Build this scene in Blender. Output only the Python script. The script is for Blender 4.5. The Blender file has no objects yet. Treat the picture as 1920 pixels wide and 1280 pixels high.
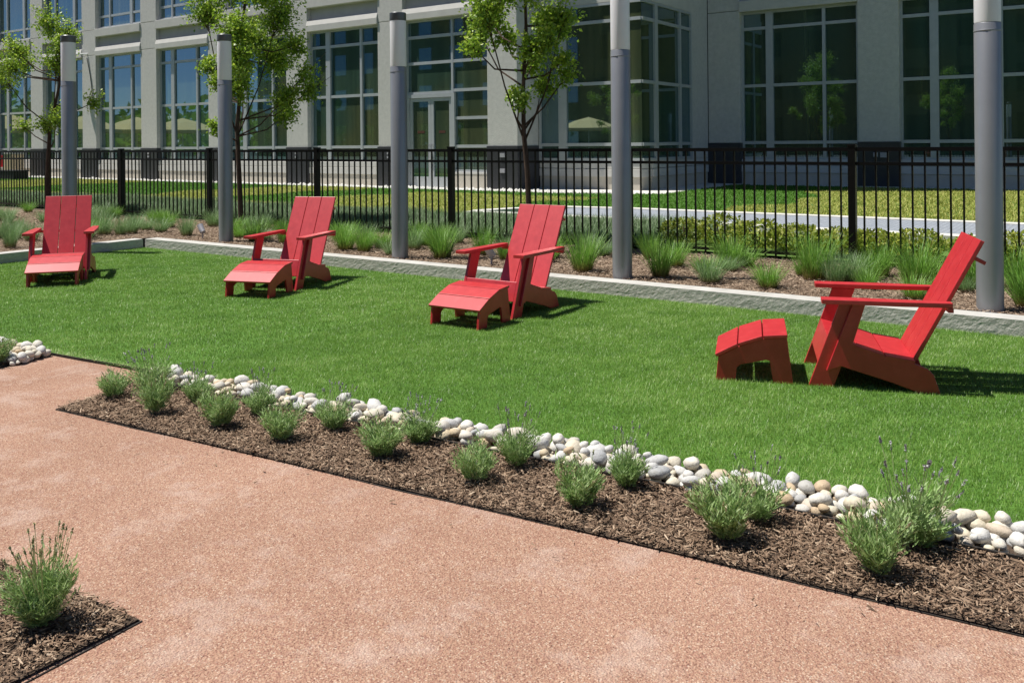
import bpy, math, random
import numpy as np
from mathutils import Vector, Matrix
R = math.radians
S = bpy.context.scene
C = S.collection

# ------------------------------------------------------------ camera
CAM_H, YAW = 1.5, R(34.6)
cd = bpy.data.cameras.new('camera'); cam = bpy.data.objects.new('camera', cd); C.objects.link(cam)
cd.sensor_width = 36; cd.lens = 1654.63 / 1920 * 36; cd.shift_y = -(640 - 265.93) / 1920
cd.clip_start = .05; cd.clip_end = 2000
cam.matrix_world = Matrix.Translation((0, 0, CAM_H)) @ Matrix.Rotation(YAW, 4, 'Z') @ Matrix.Rotation(R(90), 4, 'X') @ Matrix.Rotation(-.009628, 4, 'Z')
S.camera = cam
# ------------------------------------------------------------ sky, sun, exposure
SUN_AZ, SUN_EL = R(26), R(67)
w = bpy.data.worlds.new('World'); S.world = w; w.use_nodes = True
wn = w.node_tree; sky = wn.nodes.new('ShaderNodeTexSky'); sky.sky_type = 'NISHITA'; sky.sun_disc = False
sky.sun_elevation = SUN_EL; sky.sun_rotation = math.atan2(-math.cos(SUN_AZ), -math.sin(SUN_AZ)); sky.air_density = 1.0; sky.altitude = 2600; sky.dust_density = 0; sky.ozone_density = 4
bg = wn.nodes['Background']; bg.inputs['Strength'].default_value = .07
wn.links.new(sky.outputs[0], bg.inputs['Color'])
sl = bpy.data.lights.new('sun', 'SUN'); sl.energy = 5.0; sl.angle = R(.5); sl.color = (1, .955, .88)
sun = bpy.data.objects.new('sun', sl); C.objects.link(sun); sun.location = (-10, -6, 30)
sd = Vector((math.cos(SUN_AZ) * math.cos(SUN_EL), math.sin(SUN_AZ) * math.cos(SUN_EL), -math.sin(SUN_EL)))
sun.rotation_euler = sd.to_track_quat('-Z', 'Y').to_euler()
S.view_settings.view_transform = 'Standard'; S.view_settings.look = 'None'; S.view_settings.exposure = .46; S.view_settings.gamma = 1

# ------------------------------------------------------------ helpers
rng = np.random.default_rng(7); random.seed(7)

class MB:
    def __init__(s): s.v = []; s.f = []
    def add(s, vs, fs):
        n = len(s.v); s.v += [tuple(map(float, p)) for p in vs]; s.f += [tuple(i + n for i in f) for f in fs]; return s
    def box(s, a, b):
        x0, y0, z0 = [min(p, q) for p, q in zip(a, b)]; x1, y1, z1 = [max(p, q) for p, q in zip(a, b)]
        return s.add([(x0,y0,z0),(x1,y0,z0),(x1,y1,z0),(x0,y1,z0),(x0,y0,z1),(x1,y0,z1),(x1,y1,z1),(x0,y1,z1)],
                     [(0,3,2,1),(4,5,6,7),(0,1,5,4),(1,2,6,5),(2,3,7,6),(3,0,4,7)])
    def prism(s, poly, y0, y1):      # poly in x-z, extruded along y
        n = len(poly); vs = [(x, y0, z) for x, z in poly] + [(x, y1, z) for x, z in poly]
        ar = sum(poly[i][0]*poly[(i+1)%n][1]-poly[(i+1)%n][0]*poly[i][1] for i in range(n))
        fs = [tuple(range(n)), tuple(range(2*n-1, n-1, -1))] + [(i, n+i, n+(i+1)%n, (i+1)%n) for i in range(n)]
        if ar < 0: fs = [f[::-1] for f in fs]
        return s.add(vs, fs)
    def sheet(s, poly, z): return s.add([(x, y, z) for x, y in poly], [tuple(range(len(poly)))])
    def slab(s, poly, z0, z1):
        n = len(poly); ar = sum(poly[i][0]*poly[(i+1)%n][1]-poly[(i+1)%n][0]*poly[i][1] for i in range(n))
        if ar < 0: poly = poly[::-1]
        return s.add([(x,y,z0) for x,y in poly]+[(x,y,z1) for x,y in poly], [tuple(range(n-1,-1,-1)), tuple(range(n,2*n))]+[(i,(i+1)%n,n+(i+1)%n,n+i) for i in range(n)])
    def tube(s, path, rad, n=8, cap=True):
        P = [Vector(p) for p in path]; rings = []; up = Vector((.13, .27, .95))
        rad = rad if hasattr(rad, '__len__') else [rad]*len(P)
        for i, p in enumerate(P):
            d = (P[min(i+1, len(P)-1)] - P[max(i-1, 0)]).normalized()
            a = d.cross(up); a = a.normalized() if a.length > 1e-3 else d.cross(Vector((1,0,0))).normalized(); b = d.cross(a)
            rings.append([p + (a*math.cos(2*math.pi*k/n) + b*math.sin(2*math.pi*k/n))*rad[i] for k in range(n)])
        vs = [q for r_ in rings for q in r_]; fs = []
        for i in range(len(P)-1):
            for k in range(n): fs.append((i*n+k, i*n+(k+1)%n, (i+1)*n+(k+1)%n, (i+1)*n+k))
        if cap: fs += [tuple(range(n-1,-1,-1)), tuple(range((len(P)-1)*n, len(P)*n))]
        return s.add(vs, fs)
    def lathe(s, prof, n=24, cx=0, cy=0):   # prof of (r, z) upward
        vs = []; fs = []
        for r_, z in prof:
            for k in range(n): vs.append((cx+r_*math.cos(2*math.pi*k/n), cy+r_*math.sin(2*math.pi*k/n), z))
        for i in range(len(prof)-1):
            for k in range(n): fs.append((i*n+k, i*n+(k+1)%n, (i+1)*n+(k+1)%n, (i+1)*n+k))
        fs += [tuple(range(n-1,-1,-1)), tuple(range((len(prof)-1)*n, len(prof)*n))]
        return s.add(vs, fs)
    def mesh(s, name, m, smooth=False):
        me = bpy.data.meshes.new(name); me.from_pydata(s.v, [], s.f); me.materials.append(m)
        if smooth:
            me.polygons.foreach_set('use_smooth', [True]*len(me.polygons))
            try: me.set_sharp_from_angle(angle=R(40))
            except Exception: pass
        me.update(); return me
    def build(s, name, m, parent=None, smooth=False, bevel=0):
        if parent is not None:
            o = parent.matrix_basis.translation if parent.parent is None else parent.matrix_basis.translation + parent.parent.matrix_basis.translation
            if getattr(s, 'world', False): s.v = [(p[0]-o[0], p[1]-o[1], p[2]-o[2]) for p in s.v]
        return link(name, s.mesh(name, m, smooth), parent, bevel=bevel)
def WB(): m = MB(); m.world = True; return m      # vertices given in world space, parent unrotated
def link(name, data, parent=None, loc=None, bevel=0):
    o = bpy.data.objects.new(name, data); C.objects.link(o)
    if parent is not None: o.parent = parent
    if loc is not None: o.location = loc
    if bevel:
        b = o.modifiers.new('bevel', 'BEVEL'); b.width = bevel; b.segments = 2; b.limit_method = 'ANGLE'; b.angle_limit = R(35)
    return o
def tag(o, label=None, cat=None, group=None, kind=None):
    if label: o['label'] = label
    if cat: o['category'] = cat
    if group: o['group'] = group
    if kind: o['kind'] = kind
    return o
def thing(name, label, cat, loc=(0,0,0), rz=0, group=None):
    o = link(name, None); o.location = loc; o.rotation_euler = (0,0,rz); return tag(o, label, cat, group)
def copy_tree(o, parent=None):
    c = o.copy(); C.objects.link(c); c.parent = parent
    for ch in o.children: copy_tree(ch, c)
    return c
def struct(name, mb, m, smooth=False): return tag(mb.build(name, m, None, smooth), kind='structure')

def mass(name, verts, nper, faces, m, parent=None, **attrs):
    """verts (n*nper,3); faces: list of index tuples within one item (same length)."""
    n = len(verts)//nper; F = np.array(faces, np.int64); k = F.shape[1]
    idx = (F[None] + (np.arange(n)*nper)[:,None,None]).reshape(-1)
    me = bpy.data.meshes.new(name); me.vertices.add(len(verts)); me.vertices.foreach_set('co', np.asarray(verts, np.float32).ravel())
    me.loops.add(len(idx)); me.loops.foreach_set('vertex_index', idx.astype(np.int32))
    npoly = len(idx)//k; me.polygons.add(npoly); me.polygons.foreach_set('loop_start', (np.arange(npoly)*k).astype(np.int32))
    for an, av in attrs.items():
        a = me.attributes.new(an, 'FLOAT', 'POINT'); a.data.foreach_set('value', np.asarray(av, np.float32))
    me.materials.append(m); me.update(calc_edges=True)
    return me
def blades(base, h, wd, az, lean, curve, nseg=1):
    """grass blades; base (n,3). Returns verts, nper, faces, t per vert."""
    n = len(base); d = np.stack([np.cos(az), np.sin(az)], 1); sdir = np.stack([-np.sin(az), np.cos(az)], 1)
    V = []; T = []
    for i in range(nseg+1):
        t = i/nseg; out = h*(lean*t + curve*t*t); up = h*t*np.sqrt(np.maximum(.05, 1-(lean*.6+curve*t*.7)**2))
        c = np.stack([base[:,0]+d[:,0]*out, base[:,1]+d[:,1]*out, base[:,2]+up], 1)
        if i < nseg:
            ww = (wd*(1-.55*t)/2)[:,None]; s3 = np.concatenate([sdir*ww, np.zeros((n,1))], 1)
            V += [c-s3, c+s3]; T += [t, t]
        else: V.append(c); T.append(1)
    nper = len(V); verts = np.stack(V, 1).reshape(-1, 3); t = np.tile(np.array(T), n)
    faces = []
    for i in range(nseg-1):
        a = 2*i; faces += [(a, a+1, a+3), (a, a+3, a+2)]
    a = 2*(nseg-1); faces.append((a, a+1, a+2))
    return verts, nper, faces, t

# ------------------------------------------------------------ materials
def newmat(name):
    m = bpy.data.materials.new(name); m.use_nodes = True; nt = m.node_tree; p = nt.nodes['Principled BSDF']; return m, nt, p
def ramp(nt, fac, stops):
    r = nt.nodes.new('ShaderNodeValToRGB'); e = r.color_ramp.elements
    while len(e) < len(stops): e.new(.5)
    for el, (q, c) in zip(e, stops): el.position = q; el.color = (*c, 1) if len(c) == 3 else c
    nt.links.new(fac, r.inputs[0]); return r.outputs[0]
def noise(nt, scale, detail=4, rough=.55, vec=None, stretch=None):
    n = nt.nodes.new('ShaderNodeTexNoise'); n.inputs['Scale'].default_value = scale; n.inputs['Detail'].default_value = detail; n.inputs['Roughness'].default_value = rough
    if vec is None:
        vec = nt.nodes.new('ShaderNodeTexCoord').outputs['Object']
    if stretch:
        mp = nt.nodes.new('ShaderNodeMapping'); mp.inputs['Scale'].default_value = stretch; nt.links.new(vec, mp.inputs[0]); vec = mp.outputs[0]
    nt.links.new(vec, n.inputs['Vector']); return n.outputs['Fac']
def vor(nt, scale, feature='F1', out='Distance', vec=None):
    n = nt.nodes.new('ShaderNodeTexVoronoi'); n.feature = feature; n.inputs['Scale'].default_value = scale
    if vec is None: vec = nt.nodes.new('ShaderNodeTexCoord').outputs['Object']
    nt.links.new(vec, n.inputs['Vector']); return n.outputs[out]
def mix(nt, a, b, fac, mode='MIX'):
    n = nt.nodes.new('ShaderNodeMix'); n.data_type = 'RGBA'; n.blend_type = mode
    for sock, v in ((n.inputs[0], fac), (n.inputs[6], a), (n.inputs[7], b)):
        if isinstance(v, (int, float)): sock.default_value = v
        elif isinstance(v, tuple): sock.default_value = (*v, 1)
        else: nt.links.new(v, sock)
    return n.outputs[2]
def bump(nt, p, h, strength, dist):
    b = nt.nodes.new('ShaderNodeBump'); b.inputs['Strength'].default_value = strength; b.inputs['Distance'].default_value = dist
    nt.links.new(h, b.inputs['Height']); nt.links.new(b.outputs[0], p.inputs['Normal'])
def attr(nt, name):
    a = nt.nodes.new('ShaderNodeAttribute'); a.attribute_name = name; return a.outputs['Fac']
def rough_mat(name, c0, c1, scale=6, rough=.8, bscale=60, bstr=.3, bdist=.004, spec=.4, detail=6, metal=0, stretch=None):
    m, nt, p = newmat(name)
    nt.links.new(ramp(nt, noise(nt, scale, detail, .6, stretch=stretch), [(.3, c0), (.7, c1)]), p.inputs['Base Color'])
    p.inputs['Roughness'].default_value = rough; p.inputs['Specular IOR Level'].default_value = spec; p.inputs['Metallic'].default_value = metal
    if bstr: bump(nt, p, noise(nt, bscale, 5), bstr, bdist)
    return m
def leaf_mat(name, stops, base=None, basepos=.25, transl=.3, rough=.55, spec=.3):
    """stops over per-item 'rnd'; base colour fades in towards the root (attribute 't')"""
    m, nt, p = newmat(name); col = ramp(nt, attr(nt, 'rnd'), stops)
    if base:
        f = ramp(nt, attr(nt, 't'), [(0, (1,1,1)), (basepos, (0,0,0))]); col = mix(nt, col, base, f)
    nt.links.new(col, p.inputs['Base Color']); p.inputs['Roughness'].default_value = rough; p.inputs['Specular IOR Level'].default_value = spec
    if transl:
        tr = nt.nodes.new('ShaderNodeBsdfTranslucent'); nt.links.new(mix(nt, col, (1,1,.55), .15, 'MULTIPLY'), tr.inputs['Color'])
        mx = nt.nodes.new('ShaderNodeMixShader'); mx.inputs[0].default_value = transl
        nt.links.new(p.outputs[0], mx.inputs[1]); nt.links.new(tr.outputs[0], mx.inputs[2]); nt.links.new(mx.outputs[0], nt.nodes['Material Output'].inputs['Surface'])
    return m

M = {}
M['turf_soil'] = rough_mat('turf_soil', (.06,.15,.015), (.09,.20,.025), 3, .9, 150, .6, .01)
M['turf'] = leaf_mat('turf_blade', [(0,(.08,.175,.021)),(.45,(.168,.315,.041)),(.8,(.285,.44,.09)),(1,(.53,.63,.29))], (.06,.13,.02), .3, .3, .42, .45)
M['far_blade'] = leaf_mat('far_blade', [(0,(.05,.14,.012)),(.3,(.085,.21,.02)),(.5,(.12,.25,.03)),(.62,(.26,.31,.055)),(.8,(.34,.36,.08)),(1,(.43,.41,.13))], None, .3, .25, .6, .2)
M['far_soil'] = rough_mat('lawn_soil', (.06,.12,.02), (.10,.17,.03), 2, .95, 40, .5, .02)
M['mulch'] = rough_mat('mulch_ground', (.05,.033,.022), (.14,.095,.065), 45, .95, 90, 1, .02)
M['chip'] = leaf_mat('mulch_chip', [(0,(.09,.055,.036)),(.4,(.215,.143,.095)),(.75,(.33,.235,.162)),(1,(.56,.44,.32))], None, transl=0, rough=.85, spec=.2)
M['chip_dry'] = leaf_mat('mulch_chip_dry', [(0,(.12,.08,.055)),(.4,(.28,.20,.14)),(.75,(.42,.32,.23)),(1,(.60,.49,.38))], None, transl=0, rough=.85, spec=.2)
M['edging'] = rough_mat('edging_plastic', (.012,.010,.009), (.035,.03,.026), 20, .7, 60, .2, .002)
M['concrete'] = rough_mat('concrete_top', (.36,.35,.325), (.50,.49,.46), 5, .85, 90, .35, .004)
M['concrete_face'] = rough_mat('concrete_rough', (.39,.375,.335), (.57,.55,.505), 26, .9, 80, .55, .008, stretch=(1,1,2.2))
M['concrete_pale'] = rough_mat('concrete_pale', (.48,.47,.43), (.62,.61,.57), 3, .85, 60, .3, .004)
m, nt, p = newmat('red_plastic')
nt.links.new(ramp(nt, noise(nt, 14, 8, .65), [(.3,(.41,.014,.020)),(.55,(.48,.022,.028)),(.75,(.53,.042,.046))]), p.inputs['Base Color'])
p.inputs['Roughness'].default_value = .39; p.inputs['Specular IOR Level'].default_value = .85; bump(nt, p, noise(nt, 260, 3), .12, .001); M['red'] = m
M['pole'] = rough_mat('pole_paint', (.25,.255,.27), (.28,.285,.30), 4, .38, 300, .06, .001, .5, metal=.35)
M['pole_cap'] = rough_mat('pole_cap', (.10,.105,.11), (.13,.135,.14), 6, .4, 200, .05, .001, .5, metal=.35)
M['diffuser'] = rough_mat('lamp_diffuser', (.82,.81,.84), (.87,.86,.88), 3, .35, 100, 0, .001, .5)
M['fence'] = rough_mat('fence_paint', (.002,.002,.0025), (.004,.004,.0045), 12, .35, 200, .05, .001, .25)
M['bark'] = rough_mat('bark', (.035,.022,.016), (.10,.068,.05), 30, .9, 90, .8, .01, .2, stretch=(1,1,.3))
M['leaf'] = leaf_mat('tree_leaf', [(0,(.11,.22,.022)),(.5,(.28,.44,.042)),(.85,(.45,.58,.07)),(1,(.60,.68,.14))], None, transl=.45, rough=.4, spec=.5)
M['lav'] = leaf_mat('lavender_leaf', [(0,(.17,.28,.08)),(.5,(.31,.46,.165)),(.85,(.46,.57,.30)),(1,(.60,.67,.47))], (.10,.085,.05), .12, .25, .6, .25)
M['lav_flower'] = leaf_mat('lavender_flower', [(0,(.26,.26,.28)),(.5,(.38,.375,.405)),(1,(.54,.56,.50))], None, transl=.15, rough=.8)
M['lav_bud'] = leaf_mat('lavender_bud', [(0,(.26,.29,.12)),(.5,(.38,.40,.19)),(1,(.48,.45,.32))], None, transl=.15, rough=.8)
M['lav_stem'] = leaf_mat('lavender_stem', [(0,(.30,.42,.16)),(1,(.50,.58,.30))], None, transl=.1)
M['tuft'] = leaf_mat('tuft_blade', [(0,(.09,.22,.03)),(.5,(.17,.36,.045)),(.85,(.26,.44,.09)),(1,(.42,.52,.25))], (.30,.19,.08), .38, .3, .45, .4)
M['tuft_blue'] = leaf_mat('tuft_blade_blue', [(0,(.10,.20,.06)),(.5,(.19,.32,.12)),(.85,(.29,.41,.21)),(1,(.44,.51,.37))], (.32,.22,.11), .3, .3, .45, .4)
M['silver'] = leaf_mat('silver_leaf', [(0,(.11,.18,.08)),(.5,(.18,.27,.13)),(1,(.31,.38,.25))], None, transl=.25)
M['box'] = leaf_mat('boxwood_leaf', [(0,(.10,.16,.018)),(.5,(.24,.31,.04)),(.8,(.38,.41,.07)),(1,(.52,.52,.16))], None, transl=.3, rough=.45)
M['stucco'] = rough_mat('stucco', (.50,.49,.46), (.60,.585,.55), 9, .9, 40, .9, .02)
M['precast'] = rough_mat('precast', (.50,.485,.455), (.57,.555,.52), 3, .85, 60, .2, .004)
M['panel'] = rough_mat('spandrel', (.40,.395,.375), (.46,.455,.43), 3, .9, 60, .2, .004)
M['granite'] = rough_mat('granite', (.030,.030,.034), (.052,.052,.058), 60, .35, 200, .05, .001)
M['base'] = rough_mat('base_stone', (.46,.42,.35), (.54,.495,.42), 4, .85, 60, .2, .004)
M['alu'] = rough_mat('aluminium', (.40,.42,.43), (.45,.47,.48), 5, .45, 100, .04, .001, .5, metal=.2)
M['dark'] = rough_mat('interior_dark', (.02,.025,.022), (.03,.035,.03), 1, .9, 10, 0, .001)
M['yellow'] = rough_mat('canvas_yellow', (.86,.62,.24), (.90,.68,.30), 3, .85, 60, .1, .002)
M['white'] = rough_mat('white_enamel', (.72,.72,.72), (.78,.78,.78), 3, .35, 60, 0, .002)
M['beige'] = rough_mat('beige_paint', (.52,.40,.27), (.58,.46,.31), 3, .7, 60, .1, .002)
M['black'] = rough_mat('black_resin', (.012,.012,.013), (.022,.022,.023), 3, .6, 60, .1, .002)
M['steel'] = rough_mat('galvanised', (.34,.33,.36), (.42,.41,.44), 20, .5, 60, .1, .002, metal=.3)
M['red_mark'] = rough_mat('red_mark', (.075,.03,.02), (.09,.034,.022), 10, .5, 60, 0, .002)
m, nt, p = newmat('window_glass')      # coated glass, sky's blue put into its specular tint; dim curtained room painted in
tc = nt.nodes.new('ShaderNodeTexCoord').outputs['Object']
fold = noise(nt, 1, 3, .6, tc, (5.5, 5.5, .12)); room = noise(nt, .35, 2, .5, tc)
c1 = ramp(nt, fold, [(.35,(.042,.062,.044)),(.62,(.072,.098,.07)),(.75,(.10,.128,.095))]); c2 = ramp(nt, room, [(.4,(.7,.95,.9)),(.6,(1.25,1.08,.7))])
nt.links.new(mix(nt, c1, c2, 1.0, 'MULTIPLY'), p.inputs['Base Color']); p.inputs['Roughness'].default_value = .015; p.inputs['IOR'].default_value = 3.0; p.inputs['Specular Tint'].default_value = (.52,.76,1,1); p.inputs['Specular IOR Level'].default_value = .5
bump(nt, p, noise(nt, .9, 1, .4, tc), .015, .02); M['glass'] = m
m, nt, p = newmat('path_rubber')       # bonded pink aggregate with pale scuffs
tc = nt.nodes.new('ShaderNodeTexCoord').outputs['Object']
gr = vor(nt, 210, out='Color', vec=tc); sep = nt.nodes.new('ShaderNodeSeparateColor'); nt.links.new(gr, sep.inputs[0])
base = ramp(nt, sep.outputs[0], [(0,(.19,.095,.07)),(.10,(.30,.16,.12)),(.6,(.37,.224,.155)),(.9,(.44,.29,.207)),(1,(.52,.41,.32))])
big = ramp(nt, noise(nt, 1.3, 5, .6, tc), [(.35,(.90,.88,.87)),(.65,(1.06,1.06,1.06))])
pat = ramp(nt, noise(nt, 3.6, 8, .72, tc), [(.51,(0,0,0)),(.66,(.44,.44,.44))])
c = mix(nt, mix(nt, base, big, 1.0, 'MULTIPLY'), (.52,.405,.345), pat)
pits = ramp(nt, noise(nt, 75, 3, .7, tc), [(.30,(.42,.38,.36)),(.40,(1,1,1))]); c = mix(nt, c, pits, 1.0, 'MULTIPLY')
nt.links.new(c, p.inputs['Base Color']); p.inputs['Roughness'].default_value = .95; p.inputs['Specular IOR Level'].default_value = .15
add = nt.nodes.new('ShaderNodeMath'); add.operation = 'ADD'; nt.links.new(vor(nt, 150, vec=tc), add.inputs[0]); nt.links.new(noise(nt, 60, 4, .7, tc), add.inputs[1]); bump(nt, p, add.outputs[0], .8, .006); M['path'] = m
m, nt, p = newmat('river_stone')
oi = nt.nodes.new('ShaderNodeObjectInfo').outputs['Random']
cr = ramp(nt, oi, [(0,(.60,.59,.56)),(.22,(.48,.48,.48)),(.34,(.35,.36,.37)),(.44,(.60,.54,.42)),(.64,(.63,.62,.60)),(.78,(.53,.46,.34)),(.90,(.48,.36,.23)),(1,(.57,.56,.54))])
nt.links.new(mix(nt, cr, ramp(nt, noise(nt, 1.6, 8, .72), [(.30,(.62,.58,.52)),(.46,(.96,.95,.93)),(.7,(1.06,1.06,1.06))]), 1.0, 'MULTIPLY'), p.inputs['Base Color']); p.inputs['Roughness'].default_value = .75
bump(nt, p, noise(nt, 5, 6), .2, .03); M['stone'] = m
m, nt, p = newmat('paver_blue_grey')
br = nt.nodes.new('ShaderNodeTexBrick'); br.inputs['Scale'].default_value = 5; br.inputs['Color1'].default_value = (.24,.27,.31,1); br.inputs['Color2'].default_value = (.31,.34,.38,1); br.inputs['Mortar'].default_value = (.12,.13,.15,1); br.inputs['Mortar Size'].default_value = .03
mp = nt.nodes.new('ShaderNodeMapping'); mp.inputs['Rotation'].default_value = (0,0,R(45)); nt.links.new(nt.nodes.new('ShaderNodeTexCoord').outputs['Object'], mp.inputs[0]); nt.links.new(mp.outputs[0], br.inputs[0])
nt.links.new(br.outputs[0], p.inputs['Base Color']); p.inputs['Roughness'].default_value = .8; M['paver'] = m

# ------------------------------------------------------------ ground sheets
def lawn_edge(u): return 3.855 + .083*u       # turf / stone border
def path_edge(u): return 3.07 + .083*u        # mulch / path
def stone_edge(u): return 3.585 + .066*u      # front of the stones
ZB, ZL = .13, .15                             # planting bed, far lawn
M['asphalt'] = rough_mat('asphalt', (.05,.055,.05), (.075,.08,.07), 2, .9, 60, .3, .004)
struct('ground', MB().sheet([(-400,-300),(300,-300),(300,300),(-400,300)], -.03), M['asphalt'])
struct('path', MB().sheet([(-14,-4),(4,-4),(4,4.4),(-14,3.2)], 0), M['path'])
tp = [(-11.72,lawn_edge(-11.72)),(3,lawn_edge(3)),(3,7.56),(-11.72,7.56)]
struct('turf_lawn', MB().sheet(tp, .012), M['turf_soil'])
bed_a = [(-5.0,path_edge(-5.0)),(3,path_edge(3)),(3,lawn_edge(3)),(-5.16,lawn_edge(-5.16))]
bed_b = [(-2.56,1.615),(-2.50,-1),(-9,-1),(-9,1.2)]
bed_c = [(-6.20,2.62),(-6.33,lawn_edge(-6.33)),(-11.5,lawn_edge(-11.5)),(-11.5,2.2)]
for nm, pl in (('mulch_bed',bed_a),('mulch_bed',bed_b),('mulch_bed',bed_c)): struct(nm, MB().sheet(pl, .008), M['mulch'])
bed_d = [(-11.88,7.72),(3,7.72),(3,10.1),(-30,10.1),(-30,2.0),(-11.88,2.0)]
M['mulch_dry'] = rough_mat('mulch_dry', (.13,.09,.062), (.27,.20,.145), 45, .95, 90, 1, .02)
struct('planting_bed', MB().sheet(bed_d, ZB), M['mulch_dry'])
struct('lawn', MB().sheet([(-70,10.1),(20,10.1),(20,25.3),(-9.4,25.3),(-9.4,20.2),(-12,19.4),(-70,19.4)], ZL+.006), M['far_soil'])
struct('plaza', MB().sheet([(-70,18.5),(20,18.5),(20,27),(-70,27)], ZL), M['concrete_pale'])
# raised blue-grey walk with pale kerbs
struct('walk', MB().slab([(-9.0,13.15),(-6.8,12.95),(4,12.75),(4,14.75),(-8.6,14.85)], ZL, ZL+.07), M['paver'])
def strip(poly, w_):      # band along a polyline
    out = [];
    for s_ in (1,-1):
        side = []
        for i,p_ in enumerate(poly):
            a = Vector(poly[max(i-1,0)]); b = Vector(poly[min(i+1,len(poly)-1)]); d = (b-a).normalized(); n_ = Vector((-d.y,d.x))
            side.append(tuple(Vector(p_)+n_*w_*s_/2))
        out += side if s_ == 1 else side[::-1]
    return out
struct('walk_kerb', MB().slab(strip([(4,12.6),(-3.9,12.74),(-6.8,12.9),(-9.9,12.98)], .3), ZL-.02, ZL+.085), M['concrete_pale'])
struct('walk_kerb', MB().slab(strip([(4,14.85),(-7.6,14.95),(-8.9,14.75),(-9.6,13.9),(-9.9,13.12)], .28), ZL-.02, ZL+.083), M['concrete_pale'])
# black edging strips
def edging(pts, h=.004, w_=.005): struct('bed_edging', MB().slab(strip(pts, w_), -.01, h), M['edging'])
def wob(f, u0, u1, n=24): return [(u, f(u)+.006*math.sin(u*3.1)+.004*math.sin(u*7.7)) for u in np.linspace(u0, u1, n)]
edging(wob(path_edge, -5.0, 3)); edging([(-5.006,path_edge(-5.0)),(-5.06,3.0),(-5.15,3.39)])
edging(wob(stone_edge, -5.1, 3, 30), .03, .01); edging(wob(lawn_edge, -11.6, 3, 40), .02)
edging([(-9,1.2),(-6,1.39),(-4,1.525),(-2.56,1.615)]); edging([(-2.552,1.62),(-2.53,1.2),(-2.50,-1)])
edging([(-6.2,2.62),(-6.26,2.9),(-6.33,3.3)]); edging([(-6.2,2.615),(-11.5,2.2)])
# concrete kerb round the turf: rough split face, smooth top
def kerb(name, a, b, inward, top=.14, width=.2):
    a = Vector(a); b = Vector(b); d = b-a; L = d.length; d.normalize(); n_ = Vector(inward); nx = int(L/.025); nz = 8
    from mathutils import noise as mn
    vs = []; fs = []
    for j in range(nz+1):
        z = -.02 + (top+.02)*j/nz
        for i in range(nx+1):
            p_ = a + d*(L*i/nx); q = Vector((p_.x*7, p_.y*7, z*18))
            k = (mn.noise(q)*.0015 + mn.noise(q*2.7)*.002 + mn.noise(q*6)*.0022)*(1 if j < nz else .25)
            vs.append((p_.x+n_.x*k, p_.y+n_.y*k, z))
    for j in range(nz):
        for i in range(nx):
            q = j*(nx+1)+i; fs.append((q, q+1, q+nx+2, q+nx+1))
    o = struct(name, MB().add(vs, fs), M['concrete_face'])
    p0, p1 = a - n_*.004, b - n_*.004
    c = MB().slab([tuple(p0), tuple(p1), tuple(p1-n_*width), tuple(p0-n_*width)], -.02, top+.002).build('coping', M['concrete'], o, bevel=.008)
    return o
kerb('concrete_kerb', (-11.7,7.53), (3,7.53), (0,-1))
kerb('concrete_kerb', (-11.7,2.0), (-11.7,7.5), (1,0))

# ------------------------------------------------------------ office building
bld = thing('office_building', 'grey stucco office building with tall aluminium windows behind the fence', 'building', (-25,20.5,ZL))
def front(V): return lambda s_, d, z: (s_, V-d, z)
def sideU(U): return lambda s_, d, z: (U+d, s_, z)
def wb(W, s0, s1, d0, d1, z0, z1, mb=None): mb = mb or WB(); return mb.box(W(s0,d0,z0), W(s1,d1,z1))
def part(name, mat_, W, s0, s1, d0, d1, z0, z1, bevel=0): return wb(W,s0,s1,d0,d1,z0,z1).build(name, M[mat_], bld, bevel=bevel)
def window(W, s0, s1, z0, z1, mul, tra, rec=.2, skip=None, edge=(1,1)):
    """mul: list of (from,to) offsets; tra: heights. Frame is the part; mullions, transoms and panes are its pieces."""
    t = .07; mb = WB(); dd = (-rec-.05, -rec+.05)
    if edge[0]: wb(W, s0, s0+t, *dd, z0, z1, mb)
    if edge[1]: wb(W, s1-t, s1, *dd, z0, z1, mb)
    e0, e1 = s0+(t if edge[0] else 0), s1-(t if edge[1] else 0)
    wb(W, e0, e1, *dd, z0, z0+t, mb); wb(W, e0, e1, *dd, z1-t, z1, mb)
    fr = mb.build('window', M['alu'], bld)
    xs = [e0]
    for a, b in mul:
        wb(W, s0+a, s0+b, -rec-.045, -rec+.06, z0+t, z1-t).build('mullion', M['alu'], fr); xs += [s0+a, s0+b]
    xs.append(e1); zs = [z0+t]
    for z in tra: zs += [z-.045, z+.045]
    zs.append(z1-t)
    for i in range(0, len(xs), 2):
        for z in tra:
            if skip and skip(i//2, z): continue
            wb(W, xs[i], xs[i+1], -rec-.04, -rec+.045, z-.045, z+.045).build('transom', M['alu'], fr)
        for k in range(0, len(zs), 2):
            if skip and skip(i//2, zs[k]+.01): continue
            wb(W, xs[i], xs[i+1], -rec-.02, -rec-.005, zs[k], zs[k+1]).build('pane', M['glass'], fr)
    return fr
TRA = [1.38, 3.04, 4.70]; W0 = front(20.5); MOD = 4.26; PW = 1.04
piers = [-14.99-MOD*k for k in range(9)]
def pier(W, s0, s1, dtop=6.35):
    part('granite_plinth', 'granite', W, s0-.02, s1+.02, -.5, .035, ZL-.05, 1.38, .006)
    for z0, z1 in ((1.38,5.28),(5.295,6.335),(6.35,10.6)): part('pier_panel', 'stucco', W, s0, s1, -.5, 0, z0, z1, .01)
def below(W, s0, s1):
    part('base_wall', 'base', W, s0, s1, -.5, -.06, ZL-.05, .50); part('sill_band', 'precast', W, s0, s1, -.5, -.03, .503, .72, .01); part('sill_band', 'precast', W, s0, s1, -.5, -.05, .732, .90, .01)
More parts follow.
